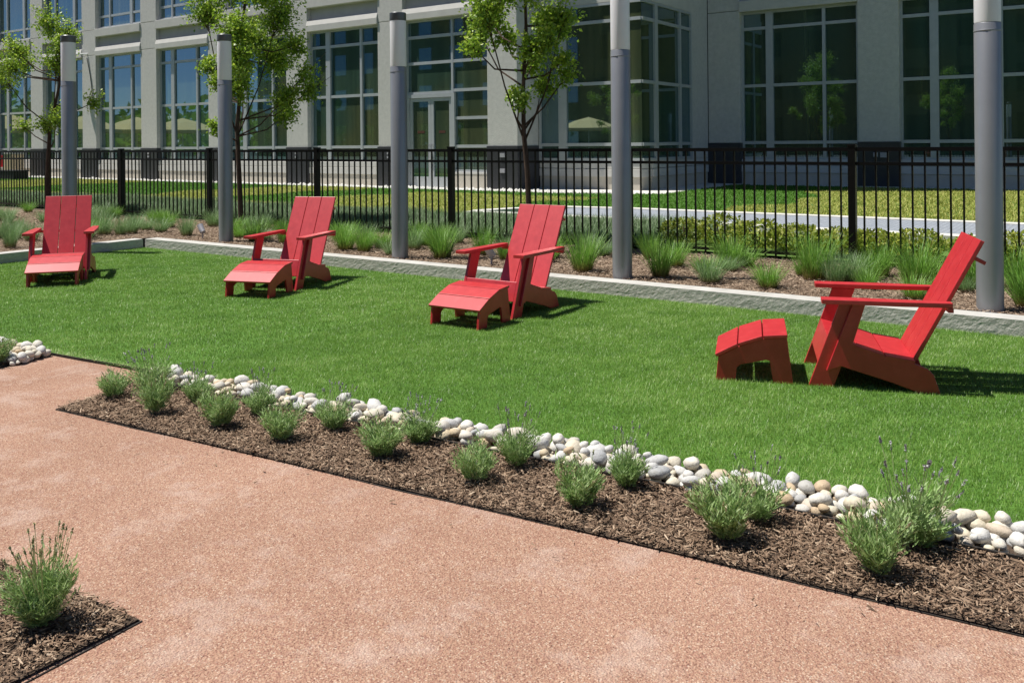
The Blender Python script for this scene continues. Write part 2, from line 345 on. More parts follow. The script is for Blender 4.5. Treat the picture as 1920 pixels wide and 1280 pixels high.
def above(W, s0, s1):
    a = WB(); a.add([W(s_,d,z) for s_ in (s0,s1) for d,z in ((-.5,5.25),(.05,5.25),(.05,5.44),(.0,5.60),(-.5,5.60))], [(0,1,2,3,4),(9,8,7,6,5)]+[(i,i+5,(i+1)%5+5,(i+1)%5) for i in range(5)])
    a.build('lintel', M['precast'], bld)
    part('spandrel_panel', 'panel', W, s0, s1, -.5, -.16, 5.60, 6.03)
    part('window_ledge', 'precast', W, s0, s1, -.5, .05, 6.03, 6.36, .012)
for k, s0 in enumerate(piers):
    pier(W0, s0, s0+PW)
    w1 = s0; w0 = s0-(MOD-PW)      # window left of this pier
    below(W0, w0, w1) if k else None
    above(W0, w0, w1)
    if k:
        window(W0, w0, w1, .90, 5.25, [(.74,.94),(2.30,2.39)], TRA)
    window(W0, w0, w1, 6.38, 10.4, [(.80,.88),(2.28,2.46)], [6.87, 9.2])
# entrance bay
w0, w1 = piers[1]+PW, piers[0]
part('base_wall', 'base', W0, -16.3, w1, -.5, -.06, ZL-.05, .56); part('sill_band', 'precast', W0, -16.3, w1, -.5, -.05, .563, .62)
fr = window(W0, -16.36, w1, .62, 5.25, [], [1.38,2.22,3.05,3.92,4.72], edge=(0,1))
fr = window(W0, w0, -16.36, 2.98, 5.25, [], [3.92,4.72])
post = part('door_jamb', 'alu', W0, -16.42, -16.30, -.26, -.12, ZL, 2.98); part('door_jamb', 'alu', W0, w0, w0+.13, -.26, -.12, ZL, 2.98); part('door_head', 'alu', W0, w0+.13, -16.42, -.26, -.12, 2.86, 2.975)
for a, b, hs in ((w0+.135, -17.24, 1), (-17.23, -16.425, 0)):
    mb = WB(); wb(W0,a,a+.1,-.24,-.16,ZL+.01,2.85,mb); wb(W0,b-.1,b,-.24,-.16,ZL+.01,2.85,mb); wb(W0,a+.1,b-.1,-.24,-.16,ZL+.01,.46,mb); wb(W0,a+.1,b-.1,-.24,-.16,2.75,2.85,mb)
    dr = mb.build('door', M['alu'], bld)
    wb(W0, a+.1, b-.1, -.21, -.195, .46, 2.75).build('pane', M['glass'], dr)
    hx = b-.05 if hs else a+.05
    WB().tube([W0(hx,-.16,1.0),W0(hx,-.10,1.0),W0(hx,-.10,1.45),W0(hx,-.16,1.45)], .014, 6).build('handle', M['steel'], dr)
    wb(W0, a+.28, b-.28, -.194, -.19, 1.78, 1.86).build('red_mark', M['red_mark'], dr)  # small flat dark red rectangle on each door pane
# glazed corner bay, its flank and the recessed wing
W1 = front(21.6); W2 = sideU(-10.62); W3 = front(26.2)
part('pier_return', 'stucco', W0, -15.2, -13.955, -1.1, -.5, 1.38, 10.6); part('granite_plinth', 'granite', W0, -15.2, -13.935, -1.08, -.5, ZL-.05, 1.38)
part('base_wall', 'base', W1, -13.93, -10.68, -.6, -.02, ZL-.05, .50); part('sill_band', 'precast', W1, -13.93, -10.64, -.6, .02, .503, .72, .01); part('sill_band', 'precast', W1, -13.93, -10.65, -.6, 0, .732, .95, .01)
window(W1, -13.93, -10.64, .95, 5.32, [(.68,.94)], [1.40,3.10,4.81], .02, edge=(1,0))
part('base_wall', 'base', W2, 22.21, 26.19, -.6, -.02, ZL-.05, .50); part('sill_band', 'precast', W2, 22.21, 26.19, -.6, .02, .503, .72, .01); part('sill_band', 'precast', W2, 22.21, 26.19, -.6, 0, .732, .95, .01)
window(W2, 21.62, 24.92, .95, 5.32, [(.74,.92),(2.40,2.50)], [1.40,3.10,4.81], .02, edge=(0,1))
part('bay_wall', 'stucco', W2, 24.92, 26.2, -.6, 0, .955, 10.6)
part('bay_lintel', 'precast', W1, -13.95, -10.60, -.6, .03, 5.325, 5.7, .01); part('bay_lintel', 'precast', W2, 22.21, 24.915, -.6, .03, 5.325, 5.7, .01)
part('bay_wall', 'stucco', W1, -13.95, -10.63, -4.0, 0, 5.705, 10.6)
wx = [(-10.6,-9.58),(-6.13,-5.04),(-1.58,-.50),(2.96,4.04)]
for i, (a, b) in enumerate(wx):
    part('granite_plinth', 'granite', W3, a-.02, b+.02, -.5, .035, ZL-.05, 1.40, .006)
    part('pier_panel', 'stucco', W3, a, b, -.5, 0, 1.40, 5.43, .01); part('pier_panel', 'stucco', W3, a, b, -.5, 0, 5.445, 10.6, .01)
    if i < 3:
        c0, c1 = b, wx[i+1][0]; below(W3, c0, c1)
        window(W3, c0, c1, .90, 5.38, [(.76,.98),(2.43,2.52)], [1.40,3.13,4.87])
        part('lintel', 'precast', W3, c0, c1, -.5, .05, 5.385, 5.72, .01); part('spandrel_panel', 'panel', W3, c0, c1, -.5, -.16, 5.72, 10.6)
# floors above the picture and the body of the house
WB().box((-53,20.62,10.6),(-10.63,45,33)).build('upper_storeys', M['panel'], bld)
WB().box((-10.62,26.3,10.6),(12,45,33)).build('upper_storeys', M['panel'], bld)
WB().box((-53,21.0,ZL-.05),(-15.2,45,10.6)).build('core', M['dark'], bld)
WB().box((-15.2,22.2,ZL-.05),(-11.3,45,10.6)).build('core', M['dark'], bld)
WB().box((-11.3,26.7,ZL-.05),(12,45,10.6)).build('core', M['dark'], bld)
for s_ in (-31.5,-23.0,-18.8): 
    for z in (1.02,1.14): part('outlet_box', 'steel', W0, s_-.05, s_+.05, .035, .06, z, z+.07)
for z in (1.06,.62): part('outlet_box', 'steel', W0, -14.52, -14.36, .035, .07, z, z+.12)
part('outlet_box', 'steel', W3, -5.72, -5.60, .035, .06, .98, 1.10); part('outlet_box', 'steel', W3, -5.54, -5.36, .035, .06, .96, 1.10)
dc = thing('dome_camera', 'white dome security camera hung from a pier of the building', 'camera', (-36.35,20.05,4.95))
MB().tube([(.5,.44,.42),(.25,.1,.42),(.02,0,.38),(0,0,.16)], .03, 8).build('bracket', M['white'], dc, True)
MB().lathe([(.03,.18),(.11,.14),(.14,.05),(.14,-.02),(.10,-.06)][::-1], 16).build('housing', M['white'], dc, True)
MB().lathe([(.02,-.17),(.07,-.14),(.10,-.065)], 16).build('lens_dome', M['black'], dc, True)
tag(WB().tube([(-35.85,20.47,5.2),(-35.6,20.47,4.4),(-35.38,20.47,3.2)], .015, 5).build('wall_cable', M['black']), 'thin dark cable running down the pier beside the dome camera', 'cable')

# ------------------------------------------------------------ fence
FV = 9.85
fence = thing('metal_fence', 'black metal picket fence with two top rails behind the planting bed', 'fence', (-12,FV,ZB))
posts = [-2.37-2.74*k for k in range(9)] + [.37]; posts.sort()
pm = MB().box((-.038,-.038,-.05),(.038,.038,1.29)).mesh('post', M['fence']); capm = MB().box((-.044,-.044,1.29),(.044,.044,1.31)).mesh('post_cap', M['fence'])
km = MB().box((-.009,-.009,.05),(.009,.009,1.245)).mesh('picket', M['fence'])
for a in posts:
    po = link('post', pm, fence, (a+12,0,0)); link('post_cap', capm, po)
rails = ((1.235,1.275),(1.085,1.118),(.078,.108))
for a, b in zip(posts, posts[1:]):
    for z0, z1 in rails: WB().box((a+.04,FV-.018,ZB+z0),(b-.04,FV+.018,ZB+z1)).build('rail', M['fence'], fence)
    n_ = 22
    for k in range(1, n_+1): link('picket', km, fence, (a+(b-a)*k/(n_+1)+12, 0, random.uniform(-.004,.004)))

# ------------------------------------------------------------ lamp columns
lm = dict(shaft=MB().lathe([(.098,0),(.098,2.262),(.094,2.27)], 32).mesh('shaft', M['pole'], True),
          collar=MB().lathe([(.099,2.20),(.1005,2.203),(.1005,2.211),(.099,2.214)], 32).mesh('collar', M['pole'], True),
          base_plate=MB().lathe([(.105,-.02),(.105,.008)], 32).mesh('base_plate', M['pole'], True),
          diffuser=MB().lathe([(.094,2.272),(.096,2.28),(.096,2.815)], 32).mesh('diffuser', M['diffuser'], True),
          cap=MB().lathe([(.098,2.817),(.099,2.82),(.099,2.905),(.092,2.912)], 32).mesh('cap', M['pole_cap'], True))
LP = [((-12.12,6.65),'grey lamp column behind the short kerb, rising above the chair in the corner'),
      ((-10.36,7.92),'grey lamp column just right of where the two kerbs meet'),
      ((-7.06,7.87),'grey lamp column between the two chairs in the middle of the lawn'),
      ((-4.10,7.86),'grey lamp column next to the tree nearest the glazed corner bay'),
      ((-.86,7.88),'grey lamp column right behind the chair seen from the side')]
for (u, v), lab in LP:
    t = thing('lamp_column', lab, 'lamp', (u,v,ZB), random.uniform(0,6), 'lamp columns along the kerb')
    for k_, me in lm.items(): link(k_, me, t)

# ------------------------------------------------------------ red chairs and footstools
def slat(p0, p1, th, y0, y1):     # board whose top runs p0 -> p1 in x-z, thickness below it
    d = Vector((p1[0]-p0[0], p1[1]-p0[1])).normalized(); n_ = Vector((-d.y, d.x))
    if n_.y < 0: n_ = -n_
    a, b = Vector(p0), Vector(p1); return MB().prism([tuple(a), tuple(b), tuple(b-n_*th), tuple(a-n_*th)], y0, y1)
BV = .003
def chair(label, loc, rz):
    t = thing('lounge_chair', label, 'chair', (*loc, .012), R(rz), 'red chairs on the turf'); red = M['red']
    def P(name, mb): return mb.build(name, red, t, bevel=BV)
    for s_ in (1,-1):
        P('leg', MB().prism([(0,0),(-.142,0),(-.323,.505),(-.182,.505)], s_*.263, s_*.287))
        P('side_panel', MB().prism([(-.10,.10),(-.25,.504),(-.322,.504),(-.252,.272),(-.335,.237),(-.432,.202),(-.582,.172),(-.66,.142),(-.69,.11),(-.727,0),(-.598,0),(-.58,.012),(-.466,.052),(-.184,.132)], s_*.288, s_*.311))
        y_in, y_out = (.252, .358)
        arm = MB().slab([(-.075,s_*y_in),(-.075,s_*y_out),(-.50,s_*.356),(-.79,s_*.338),(-.79,s_*.272),(-.50,s_*.258)], .507, .535); P('arm', arm)
    P('seat_slat', slat((-.112,.302),(-.268,.264), .02, -.26, .26))
    P('seat_slat', slat((-.273,.262),(-.425,.215), .02, -.313, .313))
    P('seat_slat', slat((-.430,.213),(-.592,.190), .02, -.313, .313))
    P('front_apron', slat((-.110,.300),(-.052,.142), .02, -.262, .262))
    a = Vector((-.588,.182)); b = Vector((-.957,.893)); d = (b-a).normalized(); n_ = Vector((-d.y, d.x)); n_ = n_ if n_.x < 0 else -n_
    for y0 in (-.249,-.081,.087):
        P('back_slat', MB().prism([tuple(a), tuple(b), tuple(b+n_*.024), tuple(a+n_*.024)], y0, y0+.162))
    q = a+d*.68+n_*.0245; P('back_brace', MB().prism([tuple(q), tuple(q+d*.022), tuple(q+d*.022+n_*.065), tuple(q+n_*.065)], -.235, .235))
    q = a+d*.34+n_*.0245; P('arm_brace', MB().prism([(q.x,q.y),(q.x-.012,q.y+.024),(-.80,q.y+.024),(-.80,q.y)], -.33, .33)) if False else P('arm_brace', MB().box((-.795,-.335,.478),(-.765,.335,.506)))
    P('stretcher', MB().box((-.60,-.262,.06),(-.575,.262,.12)))
    return t
def stool(label, loc, rz):
    t = thing('footstool', label, 'footstool', (*loc, .012), R(rz), 'red footstools on the turf'); red = M['red']
    tops = [(.004,.163),(-.131,.236),(-.281,.290),(-.430,.303)]
    for i in range(3):
        p0 = Vector(tops[i]); p1 = Vector(tops[i+1]); d = (p1-p0).normalized()
        slat(tuple(p0+d*(.0 if i == 0 else .004)), tuple(p1-d*.004), .02, -.257, .257).build('top_slat', red, t, bevel=BV)
    for s_ in (1,-1):
        MB().prism([(-.016,.148),(0,0),(-.118,0),(-.126,.085),(-.15,.104),(-.226,.122),(-.300,.140),(-.322,.135),(-.342,0),(-.458,0),(-.424,.281),(-.281,.268),(-.135,.213)], s_*.222, s_*.244).build('side_panel', red, t, bevel=BV)
    MB().box((-.40,-.222,.20),(-.378,.222,.262)).build('stretcher', red, t, bevel=BV)
    return t
chair('red slatted lounge chair in the corner where the kerbs meet, standing straight behind its footstool', (-9.615,5.132), -36.0)
chair('red slatted lounge chair standing next to the one in the kerb corner', (-7.145,6.0), -70.9)
chair('red slatted lounge chair with a tree trunk rising right behind its back', (-4.479,6.051), -89.0)
chair('red slatted lounge chair turned side-on, standing clear of its footstool', (-1.658,5.669), -160.8)
stool('red curved footstool pushed against the chair in the kerb corner', (-9.313,4.906), -37.9)
stool('red curved footstool touching the leg of the chair next to the corner one', (-6.978,5.567), -71.2)
stool('red curved footstool in front of the chair that has a trunk behind it', (-4.419,5.558), -88.6)
stool('red curved footstool standing apart in front of the side-on chair', (-2.161,5.447), -160.5)

# ------------------------------------------------------------ turf blades
def inpoly(x, y, poly):
    c = np.zeros(len(x), bool); n = len(poly)
    for i in range(n):
        x0, y0 = poly[i]; x1, y1 = poly[(i+1) % n]
        k = (y0 > y) != (y1 > y); c ^= k & (x < (x1-x0)*(y-y0)/((y1-y0) if y1 != y0 else 1e-9)+x0)
    return c
def scatter(poly, dens):
    xs = [p_[0] for p_ in poly]; ys = [p_[1] for p_ in poly]; n = int((max(xs)-min(xs))*(max(ys)-min(ys))*dens)
    x = rng.uniform(min(xs), max(xs), n); y = rng.uniform(min(ys), max(ys), n); k = inpoly(x, y, poly); return x[k], y[k]
def lowfreq(x, y, sc, seed=0):
    r_ = np.random.default_rng(seed); out = np.zeros_like(x)
    for i in range(7):
        a = r_.uniform(0, 6.28); f = sc*r_.uniform(.6, 1.8); out += np.sin((x*np.cos(a)+y*np.sin(a))*f + r_.uniform(0, 6.28))
    return out/3.5
xs_, ys_ = [], []
for poly, dn in (([(-5.2,lawn_edge(-5.2)),(1.2,lawn_edge(1.2)),(1.2,7.52),(-5.2,7.52)], 20000), ([(-11.7,lawn_edge(-11.7)),(-5.2,lawn_edge(-5.2)),(-5.2,7.52),(-11.7,7.52)], 9500)):
    x, y = scatter(poly, dn); xs_.append(x); ys_.append(y)
x = np.concatenate(xs_); y = np.concatenate(ys_); n = len(x); lf = lowfreq(x, y, 3.0, 3)
az = rng.uniform(0, 6.28, n); b = np.stack([x, y, np.full(n, .01)], 1)
vt, npv, fc, tt = blades(b, rng.uniform(.016,.03,n)*(1+.12*lf), rng.uniform(.002,.0036,n)*np.where(x < -5.2, 1.5, 1), az+.0, rng.uniform(.1,.55,n), rng.uniform(.1,.5,n), 1)
rn = np.clip(rng.beta(2,2.6,n)+.12*lf+.13*lowfreq(x,y,13,5)+.08*lowfreq(x,y,30,8), 0, 1)
ed = y-lawn_edge(x); rn = np.where((ed < .10*rng.uniform(0,1,n)) & (x < -4.6), 1, rn)
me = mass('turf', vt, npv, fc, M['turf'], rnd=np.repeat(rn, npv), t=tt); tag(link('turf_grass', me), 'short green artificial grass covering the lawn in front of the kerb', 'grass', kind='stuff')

# ------------------------------------------------------------ wood chips
def chips(name, poly, dens, z, lab, mat_, l0=.014, l1=.048):
    x, y = scatter(poly, dens); n = len(x); L = rng.uniform(l0, l1, n)*rng.uniform(.5,1.1,n); Wd = rng.uniform(.002,.0075,n)*(L/.04)**.5+.0012; a = rng.uniform(0,6.28,n)
    dx = np.stack([np.cos(a), np.sin(a), rng.uniform(-.35,.35,n)], 1); dy = np.stack([-np.sin(a), np.cos(a), rng.uniform(-.6,.6,n)], 1)
    c = np.stack([x, y, z+rng.uniform(.004,.022,n)], 1); mid = c + np.array([0,0,1])*(Wd*.35)[:,None]
    j4 = rng.uniform(.35,1,(4,n,1))*Wd[None,:,None]/2; e4 = rng.uniform(.40,.52,(4,n,1))*L[None,:,None]
    v = np.stack([c-dx*e4[0]-dy*j4[0], c+dx*e4[1]-dy*j4[1]+np.array([0,0,.004])*rng.uniform(0,1,(n,1)), c+dx*e4[2]+dy*j4[2], c-dx*e4[3]+dy*j4[3]+np.array([0,0,.004])*rng.uniform(0,1,(n,1))], 1).reshape(-1,3)
    me = mass(name, v, 4, [(0,1,2,3)], mat_, rnd=np.repeat(np.clip(rng.beta(1.6,2.2,n),0,1), 4)); return tag(link(name, me), lab, 'wood chips', kind='stuff')
bed_a_front = [(-4.99,path_edge(-5.0)-.002),(1.5,path_edge(1.5)-.002),(1.5,stone_edge(1.5)),(-5.1,stone_edge(-5.1))]
chips('bark_chips', bed_a_front, 12000, .008, 'brown bark chips between the path edging and the river stones', M['chip'])
chips('bark_chips', [(-2.562,1.613),(-2.52,.6),(-4.4,.6),(-4.4,1.495)], 12000, .008, 'brown bark chips under the single lavender on the near side of the path', M['chip'])
chips('bark_chips', [(-6.21,2.63),(-6.31,3.28),(-8.2,3.1),(-8.2,2.47)], 4000, .008, 'brown bark chips in the bed across the side path', M['chip'])
chips('bark_chips', [(-11.9,7.74),(1,7.74),(1,9.95),(-11.9,9.95)], 2600, ZB, 'pale dry bark chips behind the long kerb', M['chip_dry'], .025, .075)
chips('bark_chips', [(-16,4.2),(-11.92,4.2),(-11.92,9.9),(-19,9.9)], 1600, ZB, 'pale dry bark chips behind the short kerb', M['chip_dry'], .03, .08)
chips('bark_chips', [(-4.9,path_edge(-4.9)-.28),(.4,path_edge(.4)-.28),(.4,path_edge(.4)-.012),(-4.9,path_edge(-4.9)-.012)], 45, -.002, 'stray bark bits lying on the path along its edging', M['chip'], .012, .035)

# ------------------------------------------------------------ river stones
def stone_mesh(seed):
    import bmesh
    r_ = random.Random(seed); bm = bmesh.new(); bmesh.ops.create_icosphere(bm, subdivisions=2, radius=1)
    from mathutils import noise as mn
    off = Vector((r_.uniform(0,50), r_.uniform(0,50), r_.uniform(0,50))); sx, sy, sz = r_.uniform(.95,1.35), r_.uniform(.75,.98), r_.uniform(.58,.8)
    for v in bm.verts:
        k = 1 + .26*mn.noise(v.co*.95+off) + .07*mn.noise(v.co*1.9+off); v.co = Vector((v.co.x*sx, v.co.y*sy, v.co.z*sz))*k
    me = bpy.data.meshes.new('stone'); bm.to_mesh(me); bm.free(); me.polygons.foreach_set('use_smooth', [True]*len(me.polygons)); me.materials.append(M['stone']); return me
SM = [stone_mesh(i) for i in range(14)]
def stones(poly, n_obj, seed):
    root = tag(MB().sheet(poly, .014).build('stone_border', M['mulch']), kind='structure'); r_ = random.Random(seed); placed = []
    xs = [p_[0] for p_ in poly]; ys = [p_[1] for p_ in poly]
    for layer in (0, 1):
        for _ in range(9000):
            u, v = r_.uniform(min(xs),max(xs)), r_.uniform(min(ys),max(ys))
            rad = r_.choice((.02,.026,.032,.038,.044,.052)) if layer == 0 else r_.choice((.024,.03,.036,.042,.048))
            if not inpoly(np.array([u]), np.array([v]), poly)[0]: continue
            near = [(q, math.hypot(q[0]-u, q[1]-v)) for q in placed if abs(q[0]-u) < .2]
            if layer == 0:
                if any(d_ < .76*(q[2]+rad) for q, d_ in near): continue
                z = rad*.5
            else:
                und = [(q, d_) for q, d_ in near if d_ < .95*(q[2]+rad) and q[4] == layer-1]
                if any(d_ < .88*(q[2]+rad) for q, d_ in near if q[4] == layer) or len(und) < (2 if layer == 1 else 3): continue
                z = max(q[3]+.42*math.sqrt(max(0,(q[2]+rad)**2-d_**2)) for q, d_ in und)
                if z > .068: continue
            placed.append((u, v, rad, z, layer))
    placed.sort(key=lambda q: -q[2]/(math.hypot(q[0], q[1])) - .01*q[4])
    rest = MB()
    for i, (u, v, rad, z, layer) in enumerate(placed):
        me = r_.choice(SM); k = rad*r_.uniform(.92,1.12); e = (r_.uniform(-.35,.35), r_.uniform(-.35,.35), r_.uniform(0,6.28))
        if i < n_obj:
            o = link('stone', me, root, (u, v, z+.006)); o.rotation_euler = e; o.scale = (k,k,k)
        else:
            from mathutils import Euler
            mx = Matrix.Translation((u,v,z+.006)) @ Euler(e).to_matrix().to_4x4() @ Matrix.Scale(k, 4)
            rest.add([tuple(mx @ vv.co) for vv in me.vertices], [tuple(pp.vertices) for pp in me.polygons])
    if rest.v: tag(rest.build('stone_fill', M['stone'], root, True), kind='stuff')
    print('stones', len(placed)); return root
sp = [(u, stone_edge(u)+.03) for u in (-5.08,-4,-3,-2,-1,-.12)] + [(u, lawn_edge(u)-.015) for u in (-.12,-1,-2,-3,-4,-5.12)]
stones(sp, 300, 3)
stones([(-6.24,3.02),(-6.31,lawn_edge(-6.31)-.03),(-7.6,lawn_edge(-7.6)-.03),(-7.6,2.95)], 90, 5)

# ------------------------------------------------------------ lavender
def lavender_meshes(seed, rad, ht, nst, nsprig, slen, fm='lav_flower'):
    r_ = np.random.default_rng(seed); lv = []; lr = []; lt = []; lo = r_.uniform(0,6.28,2)
    for i in range(nst):
        a = r_.uniform(0,6.28); k = math.sqrt(r_.uniform(0,1)); tilt = k*.75; lobe = 1+.22*math.sin(a*2+lo[0])+.18*math.sin(a*3+lo[1])
        h = ht*r_.uniform(.7,1.05)*(1-.12*k); d = np.array([math.cos(a)*math.sin(tilt), math.sin(a)*math.sin(tilt), math.cos(tilt)]); base = np.array([math.cos(a)*k*rad*.28, math.sin(a)*k*rad*.28, 0.])
        h *= lobe*r_.uniform(.75,1.12); end = base + np.array([d[0]*rad*1.05*lobe, d[1]*rad*1.05*lobe, h*(.55+.45*d[2])]); nl = 15; c0 = r_.uniform(.1,.9)
        for j in range(nl):
            t = (j+r_.uniform(0,1))/nl; t = .12+.88*t; p_ = base+(end-base)*t + np.array([0,0,.02*math.sin(t*3.1)])
            aa = r_.uniform(0,6.28); L = r_.uniform(.02,.042); dr = (end-base)/np.linalg.norm(end-base)*.75 + np.array([math.cos(aa), math.sin(aa), r_.uniform(-.1,.5)])*.7; dr /= np.linalg.norm(dr)
            sd_ = np.cross(dr, r_.normal(size=3)); sd_ /= np.linalg.norm(sd_)+1e-6; ww = r_.uniform(.0018,.0034)
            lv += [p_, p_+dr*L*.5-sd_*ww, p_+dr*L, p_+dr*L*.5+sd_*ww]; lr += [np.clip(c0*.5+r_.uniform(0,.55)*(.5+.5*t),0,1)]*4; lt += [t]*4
    foli = mass('foliage', np.array(lv), 4, [(0,1,2,3)], M['lav'], rnd=lr, t=lt)
    sv = []; sr = []; fv = []; frn = []
    for i in range(nsprig):
        a = r_.uniform(0,6.28); k = math.sqrt(r_.uniform(0,1)); base = np.array([math.cos(a)*k*rad*.5, math.sin(a)*k*rad*.5, ht*.5]); L = slen*r_.uniform(.55,1.05)
        end = base + np.array([math.cos(a)*k*rad*.55+r_.normal()*.02, math.sin(a)*k*rad*.55+r_.normal()*.02, L]); sd_ = np.array([-math.sin(a+1), math.cos(a+1), 0])*.0017
        sd2 = np.array([math.cos(a+1), math.sin(a+1), 0])*.0017
        for q in (sd_, sd2): sv += [base-q, base+q, end+q*.7, end-q*.7]; sr += [r_.uniform(0,1)]*4
        dr = (end-base)/np.linalg.norm(end-base); fl = r_.uniform(.016,.034)
        for j in range(14):
            p_ = end + dr*fl*(r_.uniform(0,1)-.4); o_ = r_.normal(size=3)*.0027; u_ = r_.normal(size=3)*.0027; fv += [p_+o_, p_+u_+dr*.005, p_-o_+dr*.004, p_-u_]; frn += [r_.uniform(0,1)]*4
    st = mass('stems', np.array(sv), 4, [(0,1,2,3)], M['lav_stem'], rnd=sr) if nsprig else None
    fl_ = mass('flowers', np.array(fv), 4, [(0,1,2,3)], M[fm], rnd=frn) if nsprig else None
    return foli, st, fl_
LM = {'low': [lavender_meshes(10+i, 0.11, .18, 120+25*i, 9+4*i, .10, 'lav_bud') for i in range(5)], 'tall': [lavender_meshes(20+i, 0.115, .165, 130+20*i, 14+3*i, .20) for i in range(5)], 'big': [lavender_meshes(30, .12, .21, 280, 44, .20, 'lav_bud')]}
LAV = [(-4.9,2.94,'low',.95),(-4.41,2.9,'low',1.0),(-4.85,3.17,'tall',1.0),(-4.39,3.15,'tall',.9),(-3.91,2.95,'low',.92),(-3.89,3.2,'tall',.95),(-3.47,2.97,'low',.95),(-3.37,3.23,'tall',.92),(-2.89,3.08,'low',1.0),
       (-2.86,3.32,'tall',.85),(-2.34,3.08,'low',.92),(-2.29,3.33,'tall',.88),(-1.82,3.11,'low',.92),(-1.76,3.38,'tall',.85),(-1.21,3.14,'low',1.08),(-1.18,3.38,'tall',.9),(-.69,3.18,'low',1.12),(-.64,3.47,'tall',1.22),(-2.77,1.42,'big',1.0),(-6.36,2.98,'low',.9)]
ORD = ['first','second','third','fourth','fifth','sixth','seventh','eighth','ninth','tenth','eleventh','twelfth','thirteenth','fourteenth','fifteenth']; cnt = {}
for i, (u, v, kd, sc) in enumerate(LAV):
    lab = {'low':'low grey-green lavender clump in the row along the path edging','tall':'lavender clump with tall pale flower sprigs next to the river stones','big':'bushy lavender alone in the mulch corner on the near side of the path'}[kd]
    cnt[kd] = cnt.get(kd, 0)+1; od = ORD[cnt[kd]-1] if cnt[kd] <= len(ORD) else ''
    if kd == 'low': lab = 'low grey-green lavender clump along the path edging, %s from the bed\'s pointed end' % od
    if kd == 'tall': lab = 'lavender with tall flower sprigs beside the river stones, %s from the bed\'s pointed end' % od
    if i == 0: lab = 'small lavender clump at the pointed end of the mulch bed'
    if i == 17: lab = 'largest lavender clump with many tall flower sprigs spilling over the river stones'
    if i == 19: lab = 'lavender clump in the bed across the side path'
    t = thing('lavender', lab, 'lavender', (u,v,.008), random.uniform(0,6.28), 'lavender planted in the mulch beds'); t.scale = (sc*random.uniform(.85,1.1), sc*random.uniform(.85,1.1), sc*random.uniform(.88,1.12)); t.rotation_euler = (random.uniform(-.1,.1), random.uniform(-.1,.1), random.uniform(0,6.28))
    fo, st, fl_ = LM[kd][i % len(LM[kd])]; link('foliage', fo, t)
    if st: tag(link('stems', st, t), kind='stuff'); tag(link('flowers', fl_, t), kind='stuff')

# ------------------------------------------------------------ ornamental grasses
def tuft_mesh(seed, mat_, n=380, spread=.16):
    r_ = np.random.default_rng(seed); a = r_.uniform(0,6.28,n); k = np.sqrt(r_.uniform(0,1,n)); b = np.stack([np.cos(a)*k*.15, np.sin(a)*k*.15, np.zeros(n)], 1)
    vt, npv, fc, tt = blades(b, r_.beta(3,2,n)*.95+.15, r_.uniform(.006,.012,n), a+r_.normal(0,.9,n), k*.22+r_.uniform(-.05,.22,n), r_.uniform(-.05,.40,n)*(.4+k*.6), 4)
    vt[:,:2] += 0; return mass('grass_tuft', vt, npv, fc, mat_, rnd=np.repeat(r_.beta(2,2.2,n), npv), t=tt)
TMg = [tuft_mesh(40+i, M['tuft']) for i in range(4)]; TMb = [tuft_mesh(50+i, M['tuft_blue'], 330) for i in range(3)]
TUF = [(-12.36,5.96,.43,1),(-12.99,6.56,.33,1),(-12.25,5.5,.34,0),(-13.9,6.83,.42,1),(-12.91,7.62,.40,1),(-12.7,7.95,.36,1),(-13.25,8.37,.38,1),(-13.02,8.8,.36,0),(-11.55,8.12,.42,1),(-11.1,8.65,.36,0),(-10.0,8.14,.40,0),(-9.5,8.22,.36,0),
 (-8.21,8.1,.46,0),(-7.85,8.08,.36,0),(-7.31,8.02,.24,1),(-7.47,8.6,.36,1),(-6.59,8.08,.46,0),(-6.37,8.6,.40,0),(-7.39,9.4,.34,1),(-5.86,8.36,.36,0),(-4.65,8.03,.50,0),(-3.80,8.10,.46,0),(-3.99,8.87,.38,0),(-3.25,8.02,.34,1),(-3.48,9.17,.46,0),
 (-2.68,8.02,.32,0),(-2.47,8.75,.58,0),(-2.12,8.72,.38,1),(-1.54,8.73,.50,0),(-1.96,9.25,.42,0),(-1.45,8.1,.26,0),(-.62,8.2,.42,0),(-.75,9.1,.44,0),(-10.08,9.2,.36,1),(-9.2,9.0,.34,0),(-5.2,9.1,.40,1),(-4.5,9.3,.40,0),(-8.6,8.9,.36,1),
 (-12.2,4.9,.36,1),(-13.3,5.9,.38,1),(-14.6,8.4,.38,1),(-15.6,8.9,.38,1),(-13.8,9.2,.34,0),(-16.7,9.1,.36,1),(-1.1,8.9,.46,0),(-.2,8.7,.44,0)]
for k in range(20):
    u = random.uniform(-12.5,.3); v = random.uniform(8.5,9.65); TUF.append((u, v, random.uniform(.24,.40), 1 if (u < -9 and random.random() < .75) or random.random() < .25 else 0))
for k in range(22): TUF.append((random.uniform(-11,.2), random.uniform(8.2,9.6), random.uniform(.18,.29), 0 if random.random() < .7 else 1))
for k in range(16): TUF.append((random.uniform(-19.5,-12.2), random.uniform(7.2,9.6), random.uniform(.26,.42), 1 if random.random() < .8 else 0))
for k in range(8): TUF.append((random.uniform(-14.5,-12.2), random.uniform(4.6,7.2), random.uniform(.26,.40), 1))
